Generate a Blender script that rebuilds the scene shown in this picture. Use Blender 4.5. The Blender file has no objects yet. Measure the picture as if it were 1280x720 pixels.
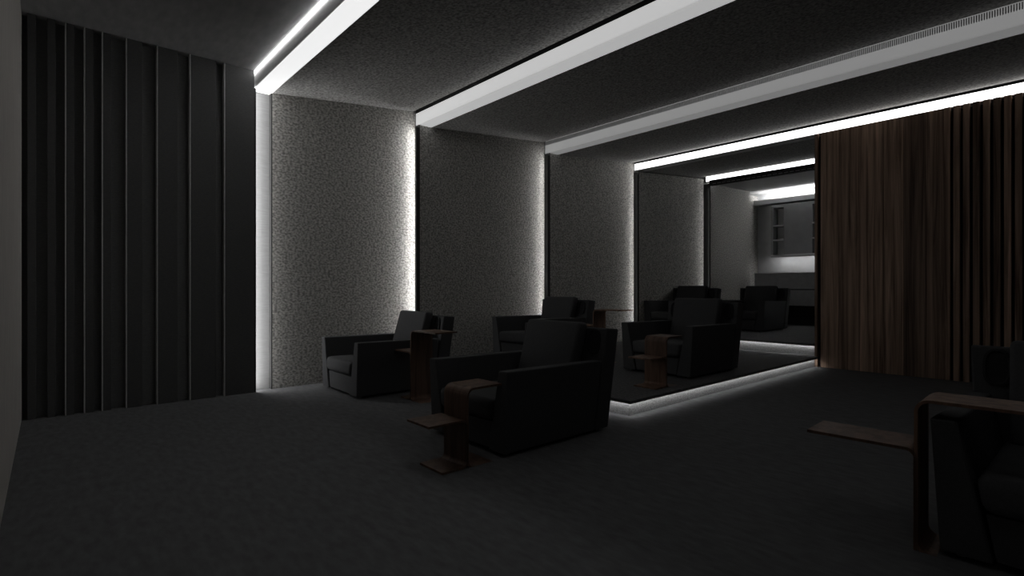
import bpy, bmesh, math, random
from mathutils import Vector, Matrix
random.seed(7)
S = bpy.context.scene
C = S.collection

# ------------------------------------------------------------------ camera, world, exposure
FPX, VPX = 658.4, 580.0                     # focal length in pixels, offset of the cross-room vanishing point
cam = bpy.data.cameras.new('camera'); camo = bpy.data.objects.new('camera', cam); C.objects.link(camo)
cam.sensor_width = 36.0; cam.sensor_fit = 'HORIZONTAL'
cam.lens = FPX / 1280.0 * 36.0; cam.clip_start = 0.02; cam.clip_end = 100
fa = math.atan(VPX / FPX)
fwd = Vector((-math.cos(fa), math.sin(fa), 0))
camo.location = (0, 0, 1.2)
camo.rotation_euler = fwd.to_track_quat('-Z', 'Y').to_euler()
S.camera = camo
w = bpy.data.worlds.new('world'); S.world = w; w.use_nodes = True
w.node_tree.nodes['Background'].inputs[0].default_value = (0.02, 0.02, 0.022, 1)
w.node_tree.nodes['Background'].inputs[1].default_value = 0.3
S.view_settings.view_transform = 'Standard'; S.view_settings.look = 'None'
S.view_settings.gamma = 1.0; S.view_settings.use_curve_mapping = False
S.view_settings.exposure = 0.0
S.cycles.max_bounces = 8; S.cycles.diffuse_bounces = 6
S.cycles.sample_clamp_indirect = 4.0
S.cycles.caustics_reflective = False; S.cycles.caustics_refractive = False

# radiance of the light sources the room has
L_B1_LED, L_B1_SOF = 16.0, 0.84
L_B2, L_B3 = 0.47, 0.20
L_B4, L_B5 = 2.6, 2.4
L_NICHE = 9.0
L_P = [48.0, 26.0, 17.0, 12.0]               # vertical strips at the far edges of wall panels 1..4
L_STEP = 13.0
L_BACK = 31.0
L_CAB = 12.0

# ------------------------------------------------------------------ materials
def nodes(name):
    m = bpy.data.materials.new(name); m.use_nodes = True
    nt = m.node_tree; return m, nt, nt.nodes['Principled BSDF']

def fabric(name, col, var=0.35, scale=60, stretch=(1, 1, 1), rough=0.95, bump=0.15, spec=0.1, sheen=0.0, detail=4, col2=None, lo=0.3, hi=0.7):
    m, nt, b = nodes(name)
    tc = nt.nodes.new('ShaderNodeTexCoord'); mp = nt.nodes.new('ShaderNodeMapping')
    mp.inputs['Scale'].default_value = stretch
    nz = nt.nodes.new('ShaderNodeTexNoise'); nz.inputs['Scale'].default_value = scale; nz.inputs['Detail'].default_value = detail
    cr = nt.nodes.new('ShaderNodeValToRGB')
    a = [c * (1 - var) for c in col]; d = [min(1, c * (1 + var)) for c in col] if col2 is None else col2
    cr.color_ramp.elements[0].color = (*a, 1); cr.color_ramp.elements[1].color = (*d, 1)
    cr.color_ramp.elements[0].position = lo; cr.color_ramp.elements[1].position = hi
    nt.links.new(tc.outputs['Object'], mp.inputs[0]); nt.links.new(mp.outputs[0], nz.inputs['Vector'])
    nt.links.new(nz.outputs['Fac'], cr.inputs[0]); nt.links.new(cr.outputs[0], b.inputs['Base Color'])
    if bump:
        bp = nt.nodes.new('ShaderNodeBump'); bp.inputs['Strength'].default_value = bump; bp.inputs['Distance'].default_value = 0.01
        nt.links.new(nz.outputs['Fac'], bp.inputs['Height']); nt.links.new(bp.outputs[0], b.inputs['Normal'])
    b.inputs['Roughness'].default_value = rough; b.inputs['Specular IOR Level'].default_value = spec
    return m

def emit(name, L, col=(1, 1, 1)):
    m, nt, b = nodes(name)
    b.inputs['Base Color'].default_value = (0.8, 0.8, 0.8, 1)
    b.inputs['Emission Color'].default_value = (*col, 1); b.inputs['Emission Strength'].default_value = L
    b.inputs['Roughness'].default_value = 0.6
    return m

def wood(name, c1, c2, axis_scale=(26, 26, 1.1), rough=0.5):
    m, nt, b = nodes(name)
    tc = nt.nodes.new('ShaderNodeTexCoord'); mp = nt.nodes.new('ShaderNodeMapping')
    mp.inputs['Scale'].default_value = axis_scale
    oi = nt.nodes.new('ShaderNodeObjectInfo')
    off = nt.nodes.new('ShaderNodeVectorMath'); off.operation = 'MULTIPLY_ADD'
    off.inputs[1].default_value = (37, 21, 53)
    cmb = nt.nodes.new('ShaderNodeCombineXYZ')
    for i in range(3): nt.links.new(oi.outputs['Random'], cmb.inputs[i])
    nt.links.new(cmb.outputs[0], off.inputs[0]); nt.links.new(mp.outputs[0], off.inputs[2])
    nz = nt.nodes.new('ShaderNodeTexNoise'); nz.inputs['Scale'].default_value = 1.0; nz.inputs['Detail'].default_value = 9; nz.inputs['Roughness'].default_value = 0.62
    nz.inputs['Distortion'].default_value = 0.6
    cr = nt.nodes.new('ShaderNodeValToRGB')
    cr.color_ramp.elements[0].color = (*c1, 1); cr.color_ramp.elements[1].color = (*c2, 1)
    cr.color_ramp.elements[0].position = 0.36; cr.color_ramp.elements[1].position = 0.70
    hv = nt.nodes.new('ShaderNodeHueSaturation')
    mr = nt.nodes.new('ShaderNodeMapRange'); mr.inputs['To Min'].default_value = 0.6; mr.inputs['To Max'].default_value = 1.3
    nt.links.new(oi.outputs['Random'], mr.inputs['Value']); nt.links.new(mr.outputs[0], hv.inputs['Value'])
    nt.links.new(tc.outputs['Object'], mp.inputs[0]); nt.links.new(off.outputs[0], nz.inputs['Vector'])
    nt.links.new(nz.outputs['Fac'], cr.inputs[0]); nt.links.new(cr.outputs[0], hv.inputs['Color'])
    nt.links.new(hv.outputs[0], b.inputs['Base Color'])
    b.inputs['Roughness'].default_value = rough; b.inputs['Specular IOR Level'].default_value = 0.3
    return m

M = {}
M['carpet'] = fabric('carpet', (0.132, 0.133, 0.136), 0.16, 9, (1, 2.6, 1), bump=0.12, detail=8)
M['platform_carpet'] = fabric('platform_carpet', (0.13, 0.13, 0.131), 0.3, 40, bump=0.3)
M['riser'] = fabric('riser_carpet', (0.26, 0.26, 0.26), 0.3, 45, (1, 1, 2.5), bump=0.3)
M['front_wall'] = fabric('front_wall_plaster', (0.42, 0.40, 0.375), 0.12, 9, (6, 1, 0.5), bump=0.05)
M['ceiling_plaster'] = fabric('ceiling_plaster', (0.42, 0.42, 0.42), 0.12, 5, (1, 3, 1), bump=0.05)
M['ceiling_fabric'] = fabric('ceiling_fabric', (0.36, 0.354, 0.344), 0.55, 38, (1, 1, 1), bump=0.2)
M['back_ceiling'] = fabric('back_ceiling_plaster', (0.6, 0.6, 0.6), 0.05, 6, bump=0.03)
M['slat'] = fabric('slat_fabric', (0.105, 0.105, 0.105), 0.15, 40, (1, 1, 6), bump=0.1)
M['slat_back'] = fabric('slat_backing_fabric', (0.21, 0.21, 0.21), 0.15, 40, (1, 1, 6), bump=0.1)
M['panel'] = fabric('panel_fabric', (0.44, 0.43, 0.405), 0.45, 34, (1, 1, 1.4), bump=0.5, detail=3, lo=0.35, hi=0.65)
M['niche'] = fabric('niche_plaster', (0.24, 0.24, 0.24), 0.08, 8, (1, 1, 14), bump=0.05)
M['trim'] = fabric('dark_trim', (0.05, 0.05, 0.05), 0.2, 60, rough=0.7, bump=0.05)
M['plaster'] = fabric('white_plaster', (0.75, 0.75, 0.75), 0.04, 12, bump=0.03)
M['edge'] = fabric('lit_side_pale', (0.55, 0.55, 0.54), 0.1, 20, rough=0.6, bump=0)  # pale tone carrying the light that falls on the slats' side faces
M['black'] = fabric('black_metal', (0.02, 0.02, 0.02), 0.2, 30, rough=0.5, bump=0, spec=0.3)
M['alu'] = fabric('aluminium', (0.4, 0.4, 0.4), 0.1, 30, rough=0.4, bump=0, spec=0.5)
M['chair'] = fabric('chair_leather', (0.070, 0.071, 0.074), 0.12, 90, rough=0.75, bump=0.06, spec=0.2)
M['chair_dark'] = fabric('chair_leather_dark', (0.03, 0.03, 0.032), 0.12, 90, rough=0.8, bump=0.06, spec=0.2)
M['table'] = wood('walnut_plywood', (0.10, 0.055, 0.036), (0.26, 0.155, 0.105), (18, 18, 1.4), 0.5)
M['plank'] = wood('dark_walnut', (0.13, 0.08, 0.056), (0.68, 0.47, 0.345), (15, 15, 0.4), 0.55)
M['grey_wall'] = fabric('grey_wall_paint', (0.6, 0.605, 0.61), 0.06, 6, bump=0.03)
M['cabinet'] = fabric('grey_lacquer', (0.38, 0.385, 0.39), 0.05, 6, rough=0.6, bump=0.0, spec=0.3)
M['shelf'] = fabric('pale_shelf', (0.82, 0.82, 0.82), 0.05, 6, rough=0.6, bump=0.0)
M['bar'] = fabric('bar_front', (0.42, 0.42, 0.425), 0.08, 10, rough=0.7, bump=0.02)

# ------------------------------------------------------------------ mesh helpers
def link(name, bm, mat, parent=None, smooth=False):
    bmesh.ops.recalc_face_normals(bm, faces=bm.faces)
    me = bpy.data.meshes.new(name); bm.to_mesh(me); bm.free()
    if smooth:
        for p in me.polygons: p.use_smooth = True
    me.materials.append(M[mat] if isinstance(mat, str) else mat)
    o = bpy.data.objects.new(name, me); C.objects.link(o)
    if parent: o.parent = parent
    return o

def add_hex(bm, pts):
    """8 points: bottom ring of four, then top ring of four."""
    v = [bm.verts.new(p) for p in pts]
    for f in ((0, 1, 2, 3), (7, 6, 5, 4), (0, 4, 5, 1), (1, 5, 6, 2), (2, 6, 7, 3), (3, 7, 4, 0)):
        bm.faces.new([v[i] for i in f])

def add_box(bm, x0, x1, y0, y1, z0, z1):
    add_hex(bm, [(x0, y0, z0), (x1, y0, z0), (x1, y1, z0), (x0, y1, z0), (x0, y0, z1), (x1, y0, z1), (x1, y1, z1), (x0, y1, z1)])

def bevel(bm, r, seg=2):
    bmesh.ops.bevel(bm, geom=list(bm.edges), offset=r, segments=seg, profile=0.5, affect='EDGES', clamp_overlap=True)

def box(name, x0, x1, y0, y1, z0, z1, mat, parent=None, bev=0.0, seg=2):
    """Box whose origin lies at the middle of its base, so parents may move it."""
    bm = bmesh.new(); cx, cy = (x0 + x1) / 2, (y0 + y1) / 2
    add_box(bm, x0 - cx, x1 - cx, y0 - cy, y1 - cy, 0, z1 - z0)
    if bev: bevel(bm, bev, seg)
    o = link(name, bm, mat, parent, smooth=False); o.location = (cx, cy, z0); return o

def hexa(name, pts, mat, parent=None, bev=0.0, seg=2, smooth=False):
    bm = bmesh.new(); add_hex(bm, pts)
    if bev: bevel(bm, bev, seg)
    return link(name, bm, mat, parent, smooth)

def empty(name, loc=(0, 0, 0), rz=0.0):
    o = bpy.data.objects.new(name, None); C.objects.link(o); o.location = loc; o.rotation_euler = (0, 0, rz)
    o.empty_display_size = 0.1; return o

def tag(o, label=None, cat=None, group=None, kind=None):
    if label: o['label'] = label
    if cat: o['category'] = cat
    if group: o['group'] = group
    if kind: o['kind'] = kind
    return o

def copy_tree(o, parent=None):
    c = o.copy(); C.objects.link(c)
    if parent: c.parent = parent
    for ch in list(o.children): copy_tree(ch, c)
    return c

# ------------------------------------------------------------------ layout constants
XR = 1.5                                   # right wall
YF, YB = -0.18, 14.0                       # front (screen) wall, back wall
BY = [1.80, 3.95, 6.45, 8.86, 11.40]       # lines where the ceiling and the side wall step
PX = [-6.585, -6.475, -6.345, -6.225, -6.06]  # face of each fabric wall panel
Z4 = 3.555
ZL, ZH = 3.515, 3.72                       # low and high edge of each tilted ceiling field
PLX, PL1, PL2 = -2.962, 4.07, 8.86         # platform edge and fronts
Z1, Z2 = 0.152, 0.335
WY = 8.80                                  # face of the wooden partition

# ------------------------------------------------------------------ shell
fl = box('floor', -6.9, XR + 0.1, YF - 0.1, YB + 0.2, -0.1, 0.0, 'carpet'); tag(fl, 'dark charcoal carpet floor of the cinema room', kind='structure')
wf = box('wall_front', -6.9, XR + 0.1, YF - 0.15, YF, 0.0, 4.1, 'front_wall'); tag(wf, 'plain warm grey plaster wall at the far left', kind='structure')
wr = box('wall_right', XR, XR + 0.15, YF, YB, 0.0, 4.1, 'trim'); tag(wr, 'dark side wall on the right of the room', kind='structure')
wl = box('wall_left', -6.85, -6.66, YF, YB + 0.2, 0.0, 4.1, 'niche'); tag(wl, 'long side wall dressed with dark slats and fabric panels', kind='structure')
wb = box('wall_back', -6.66, XR, YB, YB + 0.2, 0.0, 4.1, 'grey_wall'); tag(wb, 'grey wall at the back behind the bar counter', kind='structure')

# ---- ceiling: a dark slab, one flat field in front and tilted fields between the light troughs
ce = box('ceiling', -6.85, XR + 0.1, YF, YB + 0.2, 3.98, 4.1, 'trim'); tag(ce, 'dark ceiling of tilted fabric fields stepping between light troughs', kind='structure')
f0 = box('ceiling_field', -6.66, XR, YF, BY[0] - 0.0, 3.70, 3.76, 'ceiling_plaster', ce)
f0.location.z -= 0
def field(x0, y0, y1, z0, z1):
    pts = [(x0, y0, z0), (XR, y0, z0), (XR, y1, z1), (x0, y1, z1), (x0, y0, z0 + .04), (XR, y0, z0 + .04), (XR, y1, z1 + .04), (x0, y1, z1 + .04)]
    o = hexa('ceiling_field', pts, 'ceiling_fabric', ce); return o
SW = 0.20                                  # width of the light soffits
for i in range(4):
    y0, y1 = BY[i] + SW, BY[i + 1] - 0.035
    field(-6.66, y0, y1, ZL if i < 3 else Z4, ZH if i < 3 else 3.76)
bf = field(-6.66, BY[4] + .12, YB, 3.60, 3.66); bf.data.materials[0] = M['back_ceiling']
for o in ce.children:                      # children sit in world space
    o.matrix_parent_inverse = ce.matrix_world.inverted()
def fixpar(p):
    bpy.context.view_layer.update()
    for o in p.children: o.matrix_parent_inverse = p.matrix_world.inverted()
fixpar(ce)

# ---- left wall: slats on a backing, then stepped fabric panels
box('slat_backing', -6.66, -6.59, YF, 1.775, 0.0, 3.70, 'slat_back', wl)
slats = [(-0.142, -0.082), (-0.006, 0.053), (0.130, 0.188), (0.268, 0.331), (0.404, 0.467), (0.594, 0.72), (0.852, 1.026), (1.146, 1.387), (1.477, 1.78)]
for a, b in slats:
    sl = box('slat', -6.59, -6.50, a, b, 0.0, 3.70, 'slat', wl, bev=0.003, seg=1)
    if a > 0.1: es = box('lit_side_line', -6.59, -6.498, a - 0.010, a, 0.0, 3.70, 'edge', sl); es.matrix_parent_inverse = Matrix.Translation(-sl.location)  # pale strip painted in for the lit side face of the slat
pend = [BY[1], BY[2], BY[3], BY[4], 13.4]
pst = [1.99, BY[1], BY[2], BY[3], BY[4]]
for i in range(5):
    pts_y0, pts_y1 = pst[i], pend[i]
    zt0, zt1 = ZL + .01, ZH + .005
    if i == 4: zt0, zt1 = 3.60, 3.655
    x0, x1 = -6.66, PX[i]
    t = 0.012
    hexa('panel_return', [(x0, pts_y0, 0), (x1, pts_y0, 0), (x1, pts_y0 + t, 0), (x0, pts_y0 + t, 0),
                          (x0, pts_y0, zt0), (x1, pts_y0, zt0), (x1, pts_y0 + t, zt0), (x0, pts_y0 + t, zt0)], 'trim', wl)
    hexa('fabric_panel', [(x0, pts_y0 + t, 0), (x1, pts_y0 + t, 0), (x1, pts_y1, 0), (x0, pts_y1, 0),
                          (x0, pts_y0 + t, zt0), (x1, pts_y0 + t, zt0), (x1, pts_y1, zt1), (x0, pts_y1, zt1)], 'panel', wl)
box('fabric_panel', -6.66, -6.12, 13.4, YB, 0.0, 3.60, 'panel', wl)
fixpar(wl)

# ---- platforms with an overhanging carpet top
def platform(name, x0, x1, y0, y1, z0, z1, label):
    e = box(name, x0, x1 - 0.02, y0 + 0.02, y1, z0, z1 - 0.02, 'riser'); tag(e, label, kind='structure')
    bm = bmesh.new(); add_box(bm, x0, x1 + 0.025, y0 - 0.025, y1, z1 - 0.02, z1)
    add_box(bm, x0, x1 + 0.025, y0 - 0.025, y0 - 0.018, z1 - 0.03, z1 - 0.02)
    add_box(bm, x1 + 0.018, x1 + 0.025, y0 - 0.018, y1, z1 - 0.03, z1 - 0.02)
    o = link('carpet_top', bm, 'platform_carpet', e)
    fixpar(e); return e
p1 = platform('floor_platform_1', -6.66, PLX, PL1, YB, 0.0, Z1, 'low carpeted platform under the second row, lit along its edge')
p2 = platform('floor_platform_2', -6.66, PLX, PL2, YB, Z1, Z2, 'upper carpeted platform under the last row, lit along its front edge')

# ---- wooden partition: planks, then spaced slats
wd = box('wall_partition', PLX - 0.01, XR, WY + 0.07, WY + 0.24, 0.0, Z4 - .035, 'black'); tag(wd, 'dark walnut partition wall of wide planks and spaced slats', kind='structure')
box('corner_trim', -2.985, -2.945, WY - 0.005, WY + 0.09, 0.0, Z4 - .003, 'plank', wd)
pb = [-2.905, -2.663, -2.40, -2.10, -1.87, -1.63, -1.436]
for a, b in zip(pb[:-1], pb[1:]):
    box('plank', a + .0015, b - .0015, WY, WY + 0.07, 0.0, Z4 - .003, 'plank', wd, bev=0.0015, seg=1)
x = -1.436
k = 0
while x < XR - 0.07:
    box('slat', x, x + 0.064, WY - 0.015, WY + 0.075, 0.0, Z4 - .003, 'plank', wd, bev=0.002, seg=1); x += 0.0965; k += 1
fixpar(wd)

# ------------------------------------------------------------------ ceiling light troughs
def trough(y, x0, label, rm, sm, z_top, name='linear_ceiling_light', sof_w=SW, sof_z=ZL):
    e = empty(name, ((x0 + XR) / 2, y, sof_z)); tag(e, label, 'light', 'light troughs across the ceiling')
    L = (XR - x0) / 2
    bm = bmesh.new(); add_box(bm, -L, L, 0, 0.03, 0.012, z_top - sof_z); link('riser', bm, rm, e)
    bm = bmesh.new(); add_box(bm, -L, L, 0, sof_w, 0.0, 0.012); link('soffit', bm, sm, e)
    return e, L
t1, L1 = trough(BY[0], -6.66, 'leftmost bright white light trough across the ceiling, nearest the dark slats', 'plaster', emit('diffuser_front', L_B1_SOF), 3.72)
bm = bmesh.new(); add_box(bm, -L1, L1, -0.014, 0.0, 3.690 - ZL, 3.698 - ZL); link('led_bar', bm, emit('led_front', L_B1_LED), t1)
t2, L2 = trough(BY[1], PX[0] + .02, 'white light trough crossing above the front edge of the low platform', emit('diffuser_second', L_B2), emit('diffuser_second_soffit', L_B2 * .82), 3.69)
bm = bmesh.new(); add_box(bm, -L2, L2, 0.0, 0.03, 3.69 - ZL, 3.80 - ZL); link('upper_lip', bm, 'trim', t2)
t3, L3 = trough(BY[2], PX[1] + .02, 'dim grey light trough with a finely ribbed upper edge', emit('diffuser_third', L_B3), emit('diffuser_third_soffit', L_B3 * .78), 3.66)
bm = bmesh.new(); add_box(bm, -L3, L3, 0.012, 0.03, 3.66 - ZL, 3.80 - ZL); link('grille_backing', bm, emit('grille_added_glow', 0.16), t3)  # glow added to brighten the ribbed band
bm = bmesh.new()
xx = -L3
while xx < L3:
    add_box(bm, xx, xx + 0.009, 0.0, 0.012, 3.66 - ZL, 3.725 - ZL); xx += 0.018
g = link('grille_ribs', bm, 'plaster', t3); g['kind'] = 'stuff'
t4, L4 = trough(BY[3], PX[2] + .02, 'glaring white light trough running along the top of the wooden partition', emit('diffuser_fourth', L_B4), 'plaster', 3.69, sof_z=Z4)
t5 = empty('linear_ceiling_light', ((PX[3] + XR) / 2, BY[4], 3.655)); tag(t5, 'short bright light strip just above the black curtain track', 'light', 'light troughs across the ceiling')
L5 = (XR - PX[3] - .12) / 2
bm = bmesh.new(); add_box(bm, -L5, L5, 0, 0.03, 0, 0.115); link('riser', bm, emit('diffuser_fifth', L_B5), t5)

# black curtain track with gliders, below the fifth strip
tr = empty('curtain_track', (-2.2, BY[4] - .12, 3.53)); tag(tr, 'black curtain track hanging across the ceiling before the back bar', 'curtain track')
bm = bmesh.new(); add_box(bm, -3.82, 3.6, 0, 0.14, 0.02, 0.115); rail = link('rail', bm, 'black', tr)
bm = bmesh.new(); add_box(bm, -3.82, 3.6, 0.02, 0.12, 0.0, 0.02); link('channel', bm, 'black', tr)
gm = None
for i in range(40):
    if gm is None:
        bm = bmesh.new(); add_box(bm, -0.04, 0.04, -0.004, 0.0, 0.0, 0.009); o = link('glider', bm, 'alu', rail); gm = o.data
    else:
        o = bpy.data.objects.new('glider', gm); C.objects.link(o); o.parent = rail
    o.location = (-3.7 + i * 0.11, 0.0, 0.022)

# ------------------------------------------------------------------ vertical light strips at the wall steps
led_labels = ['vertical light strip at the far edge of the widest pale fabric wall panel',
              'vertical light strip at the far edge of the second fabric wall panel, right of the widest',
              'vertical light strip at the far edge of the third fabric wall panel',
              'vertical light strip at the far edge of the narrow fourth fabric wall panel']
for i in range(4):
    y, xf, xn = BY[i + 1], PX[i], PX[i + 1]
    zt = 3.48
    e = empty('wall_light_strip', (xf, y, 0.0)); tag(e, led_labels[i], 'light', 'vertical light strips on the side wall')
    d = xn - xf
    zb = 0.02 if i == 0 else (Z1 + .01 if i < 3 else Z2 + .01)
    bm = bmesh.new(); add_box(bm, d - 0.008, d, -0.045, 0.0, zb, zt); link('cover', bm, 'trim', e)
    bm = bmesh.new(); add_box(bm, d - 0.026, d - 0.010, -0.006, 0.0, zb, zt); link('led_strip', bm, emit('led_wall', L_P[i]), e)
e = empty('wall_light_strip', (-6.66, 1.78, 0.0)); tag(e, 'vertical light strip lighting the white recess beside the dark slats', 'light', 'vertical light strips on the side wall')
bm = bmesh.new(); add_box(bm, 0.03, 0.15, 0.0, 0.015, 0.03, 3.50); link('led_strip', bm, emit('led_niche', L_NICHE), e)
bm = bmesh.new(); add_box(bm, 0.15, 0.16, 0.0, 0.018, 0.0, 3.50); link('cover', bm, 'trim', e)

# strips under the platform nosings
def step_led(name, label, runs, loc):
    e = empty(name, loc); tag(e, label, 'light', 'light strips under the platform edges')
    for r in runs:
        bm = bmesh.new(); add_box(bm, *r); link('led_strip', bm, emit('led_step', L_STEP), e)
step_led('step_light_strip', 'light strip under the edge of the low platform', [(0.006, 0.017, 0.0, PL2 - PL1 - .1, -0.006, 0), (-3.5, 0.017, -0.017, -0.006, -0.006, 0)], (PLX, PL1, Z1 - 0.02))
step_led('step_light_strip', 'light strip under the front edge of the upper platform', [(-3.2, 0.0, -0.017, -0.006, -0.006, 0)], (PLX, PL2, Z2 - 0.02))

# ------------------------------------------------------------------ armchairs
def oval(bm, rx, rz, seg=28):
    return [(rx * math.copysign(abs(math.cos(t)) ** .75, math.cos(t)), rz * math.copysign(abs(math.sin(t)) ** .75, math.sin(t))) for t in [2 * math.pi * i / seg for i in range(seg)]]

def make_chair():
    e = empty('armchair')
    D0, D1 = -0.58, 0.40                   # arm front, arm rear
    for s in (-1, 1):
        def P(x, y, z): return (s * x, y, z)
        hexa('arm', [P(.285, D0, .025), P(.465, D0, .025), P(.465, D1, .025), P(.285, D1, .025),
                     P(.405, D0, .612), P(.50, D0, .612), P(.50, D1 + .05, .60), P(.405, D1 + .05, .60)], 'chair', e, bev=.010, seg=2)
    # back frame leaning backwards, as wide as the arms
    fb = hexa('back_frame', [(-.47, .405, .025), (.47, .405, .025), (.47, .575, .025), (-.47, .575, .025),
                        (-.505, .515, .865), (.505, .515, .865), (.505, .675, .85), (-.505, .675, .85)], 'chair', e, bev=.012, seg=2)
    # oval padded insets on the front of the frame
    lean = math.atan2(.11, .84)
    for s in (-1, 1):
        bm = bmesh.new(); n = 28
        o1, o2, o3 = oval(bm, .064, .105), oval(bm, .052, .093), oval(bm, .044, .085)
        rings = []
        for pts, yy in ((o1, 0.004), (o1, -.010), (o2, -.014), (o3, -.002)):
            rings.append([bm.verts.new((p[0], yy, p[1])) for p in pts])
        for a, b in zip(rings[:-1], rings[1:]):
            for i in range(n): bm.faces.new((a[i], a[(i + 1) % n], b[(i + 1) % n], b[i]))
        bm.faces.new(rings[-1])
        r = link('oval_pad', bm, 'chair_dark', fb)
        z = .745; r.location = (s * .385, .405 + (z - .025) * math.tan(lean) - .004, z); r.rotation_euler = (-lean, 0, 0)
    # seat cushion with a rolled front, wider at its top
    hexa('seat_cushion', [(-.322, -.60, .238), (.322, -.60, .238), (.322, .36, .225), (-.322, .36, .225),
                          (-.348, -.59, .395), (.348, -.59, .395), (.348, .38, .375), (-.348, .38, .375)], 'chair', e, bev=.045, seg=4, smooth=True)
    # back cushion
    bl = [(-.315, .215, .37), (.315, .215, .37), (.315, .36, .37), (-.315, .36, .37),
          (-.325, .385, .915), (.325, .385, .915), (.325, .495, .90), (-.325, .495, .90)]
    hexa('back_cushion', bl, 'chair', e, bev=.028, seg=3, smooth=True)
    hexa('front_panel', [(-.278, -.565, .035), (.278, -.565, .035), (.278, -.52, .035), (-.278, -.52, .035),
                         (-.312, -.565, .23), (.312, -.565, .23), (.312, -.52, .23), (-.312, -.52, .23)], 'chair', e, bev=.006, seg=1)
    bm = bmesh.new(); add_box(bm, -.275, .275, -.51, .40, .03, .215); link('seat_base', bm, 'chair_dark', e)
    for sx in (-1, 1):
        for y in (-.50, .50):
            bm = bmesh.new()
            bmesh.ops.create_cone(bm, cap_ends=True, segments=12, radius1=.018, radius2=.022, depth=.03)
            o = link('foot', bm, 'alu', e); o.location = (sx * .40, y, .015)
    return e

chair0 = make_chair()
# (centre x, front y, base z, label)
seats = [
    (-5.80, 2.48, 0.0, 'dark leather armchair in the front row, close to the bright pale wall panel'),
    (-3.275, 2.40, 0.0, 'large dark armchair nearest the camera in the middle, right of the walnut tables'),
    (-0.04, 3.0, 0.0, 'black armchair in the bottom right corner, cut by the picture edge'),
    (-5.78, 5.12, Z1, 'dark armchair on the low platform beside the wall, mostly hidden by the middle chair'),
    (-3.625, 5.49, Z1, 'dark armchair on the low platform standing at its lit right edge'),
    (-5.72, 9.02, Z2, 'dark armchair on the upper platform by the wall, mostly hidden by the chair before it'),
    (-4.93, 10.45, Z2, 'dark armchair on the upper platform in front of the bar counter'),
]
for i, (x, yf, z, lab) in enumerate(seats):
    o = chair0 if i == 0 else copy_tree(chair0)
    o.location = (x, yf + .58, z); tag(o, lab, 'armchair', 'cinema armchairs in rows')

# ------------------------------------------------------------------ bent plywood side tables
def sheet(name, prof, wid, th, e, bevr=.002):
    """prof: list of (u, z) along the sheet; extruded over its width (local y), with thickness th to the left of travel."""
    n = len(prof); off = []
    for i in range(n):
        a = Vector(prof[max(0, i - 1)]); b = Vector(prof[min(n - 1, i + 1)]); t = (b - a).normalized()
        off.append((prof[i][0] - t.y * th, prof[i][1] + t.x * th))
    bm = bmesh.new()
    rows = [[bm.verts.new((u, s * wid / 2, z)) for (u, z) in prof] for s in (-1, 1)]
    rowo = [[bm.verts.new((u, s * wid / 2, z)) for (u, z) in off] for s in (-1, 1)]
    for i in range(n - 1):
        bm.faces.new((rows[0][i], rows[0][i + 1], rows[1][i + 1], rows[1][i]))
        bm.faces.new((rowo[0][i], rowo[1][i], rowo[1][i + 1], rowo[0][i + 1]))
        for s in (0, 1): bm.faces.new((rows[s][i], rowo[s][i], rowo[s][i + 1], rows[s][i + 1]))
    for i in (0, n - 1): bm.faces.new((rows[0][i], rows[1][i], rowo[1][i], rowo[0][i]))
    return link(name, bm, 'table', e)

def arc(cx, cz, r, a0, a1, n=6):
    return [(cx + r * math.cos(math.radians(a0 + (a1 - a0) * i / n)), cz + r * math.sin(math.radians(a0 + (a1 - a0) * i / n))) for i in range(n + 1)]

def make_table(H, Hs, lt, ls, lb=.21, wid=.27, th=.014, foot=True):
    e = empty('side_table')
    r = .045
    # sheet carrying the top: base foot to +u, upright, top to +u
    pr = [(lb, 0.0)] + arc(r + .001, r, r, -90, -180) + arc(r + .001, H - r, r, 180, 90) + [(lt, H)]
    pr = pr[::-1]
    pr2 = [(-lb, 0.0)] + arc(-r - .001, r, r, -90, 0) + arc(-r - .001, Hs - r, r, 0, 90) + [(-ls, Hs)]
    if not foot: pr2 = [(-.001, 0.0)] + pr2[8:]
    sheet('top_sheet', pr, wid, -th, e)
    sheet('shelf_sheet', pr2, wid, th, e)
    return e
tall = make_table(.735, .515, .47, .355)
arm_table = make_table(.68, .465, .47, .46, lb=.068, foot=False)
low = make_table(.515, .325, .29, .31)
tabs = [
    (tall, -4.93, 3.04, 0.0, 0.0, 'tall walnut side table with bent top, right of the front row chair by the wall'),
    (low, -2.962, 2.105, 0.0, 90.0, 'low walnut side table in front of the large middle armchair'),
    (arm_table, -0.585, 3.11, 0.0, 2.0, 'walnut side table with its top bent over the arm of the corner armchair'),
    (tall, -4.80, 5.89, Z1, 0.0, 'walnut side table on the low platform, half hidden behind the large middle armchair'),
    (low, -3.222, 4.90, Z1, 90.0, 'low walnut side table on the platform, in front of the chair at the lit edge'),
]
seen = set()
for src, x, y, z, a, lab in tabs:
    o = src if src.name not in seen else copy_tree(src)
    seen.add(src.name)
    o.location = (x, y, z + .0005); o.rotation_euler = (0, 0, math.radians(a)); tag(o, lab, 'side table', 'bent walnut side tables')

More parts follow.
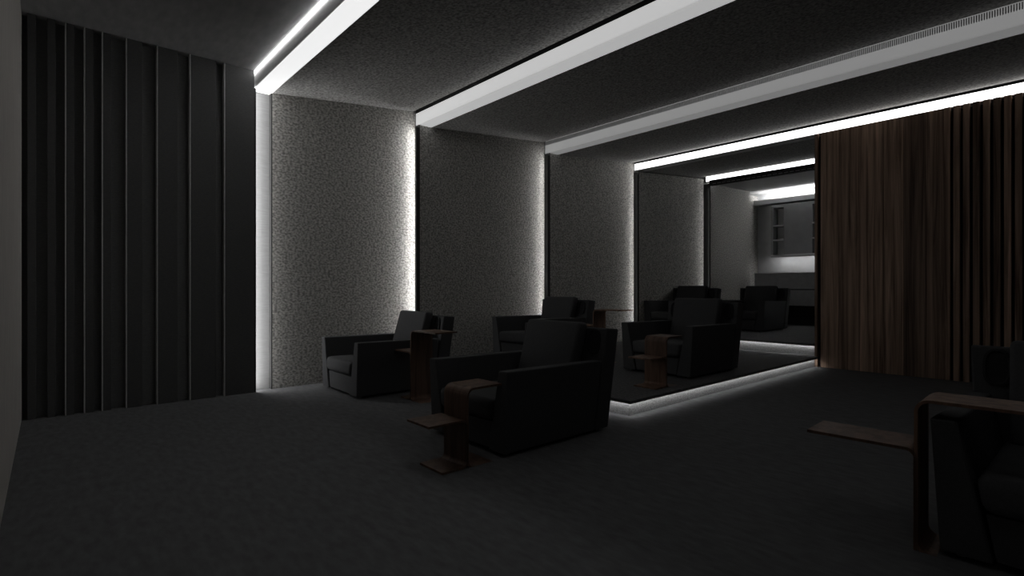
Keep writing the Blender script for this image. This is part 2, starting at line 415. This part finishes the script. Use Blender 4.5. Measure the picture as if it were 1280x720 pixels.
# ------------------------------------------------------------------ back bar and wall cabinet
bar = empty('bar_counter', (-3.0, 13.0, Z2)); tag(bar, 'grey bar counter with wide front panels behind the last armchair', 'bar counter')
bx0, bx1 = -2.76, 1.5
for a, b in ((bx0, -1.2), (-1.197, 0.2), (0.203, bx1)):
    for z0, z1 in ((.455, .818), (.840, 1.19)):
        bm = bmesh.new(); add_box(bm, a, b, 0, .03, z0, z1); bevel(bm, .003, 1); link('front_panel', bm, 'bar', bar)
bm = bmesh.new(); add_box(bm, bx0, bx1, .03, .55, .45, 1.19); link('body', bm, 'black', bar)
bm = bmesh.new(); add_box(bm, bx0, bx1, -.01, .58, 1.19, 1.225); link('worktop', bm, 'bar', bar)
bm = bmesh.new(); add_box(bm, bx0, bx1, .16, .55, 0, .45); link('plinth', bm, 'black', bar)

cab = empty('wall_cabinet', (-3.6, YB, 2.0)); tag(cab, 'grey wall cabinet with open shelf niches on the back wall', 'cabinet')
cx0, cx1, cz1, dp = -2.06, 2.1, 1.28, .30
def cb(name, x0, x1, y0, y1, z0, z1, m):
    bm = bmesh.new(); add_box(bm, x0, x1, y0, y1, z0, z1); return link(name, bm, m, cab)
cb('back_board', cx0, cx1, -.02, 0, 0, cz1, 'shelf')
cb('bottom_board', cx0, cx1, -dp, -.02, 0, .035, 'shelf')
cb('top_board', cx0, cx1, -dp, -.02, cz1 - .07, cz1, 'cabinet')
def niche(x0, x1):
    cb('side_board', x0 - .05, x0, -dp, -.02, .035, cz1 - .07, 'cabinet'); cb('side_board', x1, x1 + .03, -dp, -.02, .035, cz1 - .07, 'cabinet')
    for z in (.395, .755): cb('shelf', x0, x1, -dp, -.02, z - .015, z + .02, 'shelf')
niche(-2.01, -1.75); niche(-1.10, -.84); niche(-.19, .07)
for a, b in ((-1.72, -1.15), (-.81, -.24), (.10, 2.1)):
    cb('door', a, b, -dp, -dp + .02, .035, cz1 - .07, 'cabinet')
bm = bmesh.new(); add_box(bm, cx0 + .05, cx1, -dp + .05, -dp + .08, -.012, 0); link('led_strip', bm, emit('led_cabinet', L_CAB), cab)
cb('valance', cx0, cx1, -dp, -dp + .02, -.035, 0, 'cabinet')

cv = empty('cove_light', (-2.4, YB, 3.33)); tag(cv, 'broad bright cove light glowing up onto the back ceiling', 'light')
bm = bmesh.new(); add_box(bm, -3.7, 3.85, -.30, 0, 0, .03); link('ledge', bm, 'grey_wall', cv)
bm = bmesh.new(); add_box(bm, -3.7, 3.85, -.30, -.28, .03, .12); link('fascia', bm, 'grey_wall', cv)
bm = bmesh.new(); add_box(bm, -3.4, 3.85, -.20, -.10, .03, .045); link('led_strip', bm, emit('led_cove', L_BACK), cv)
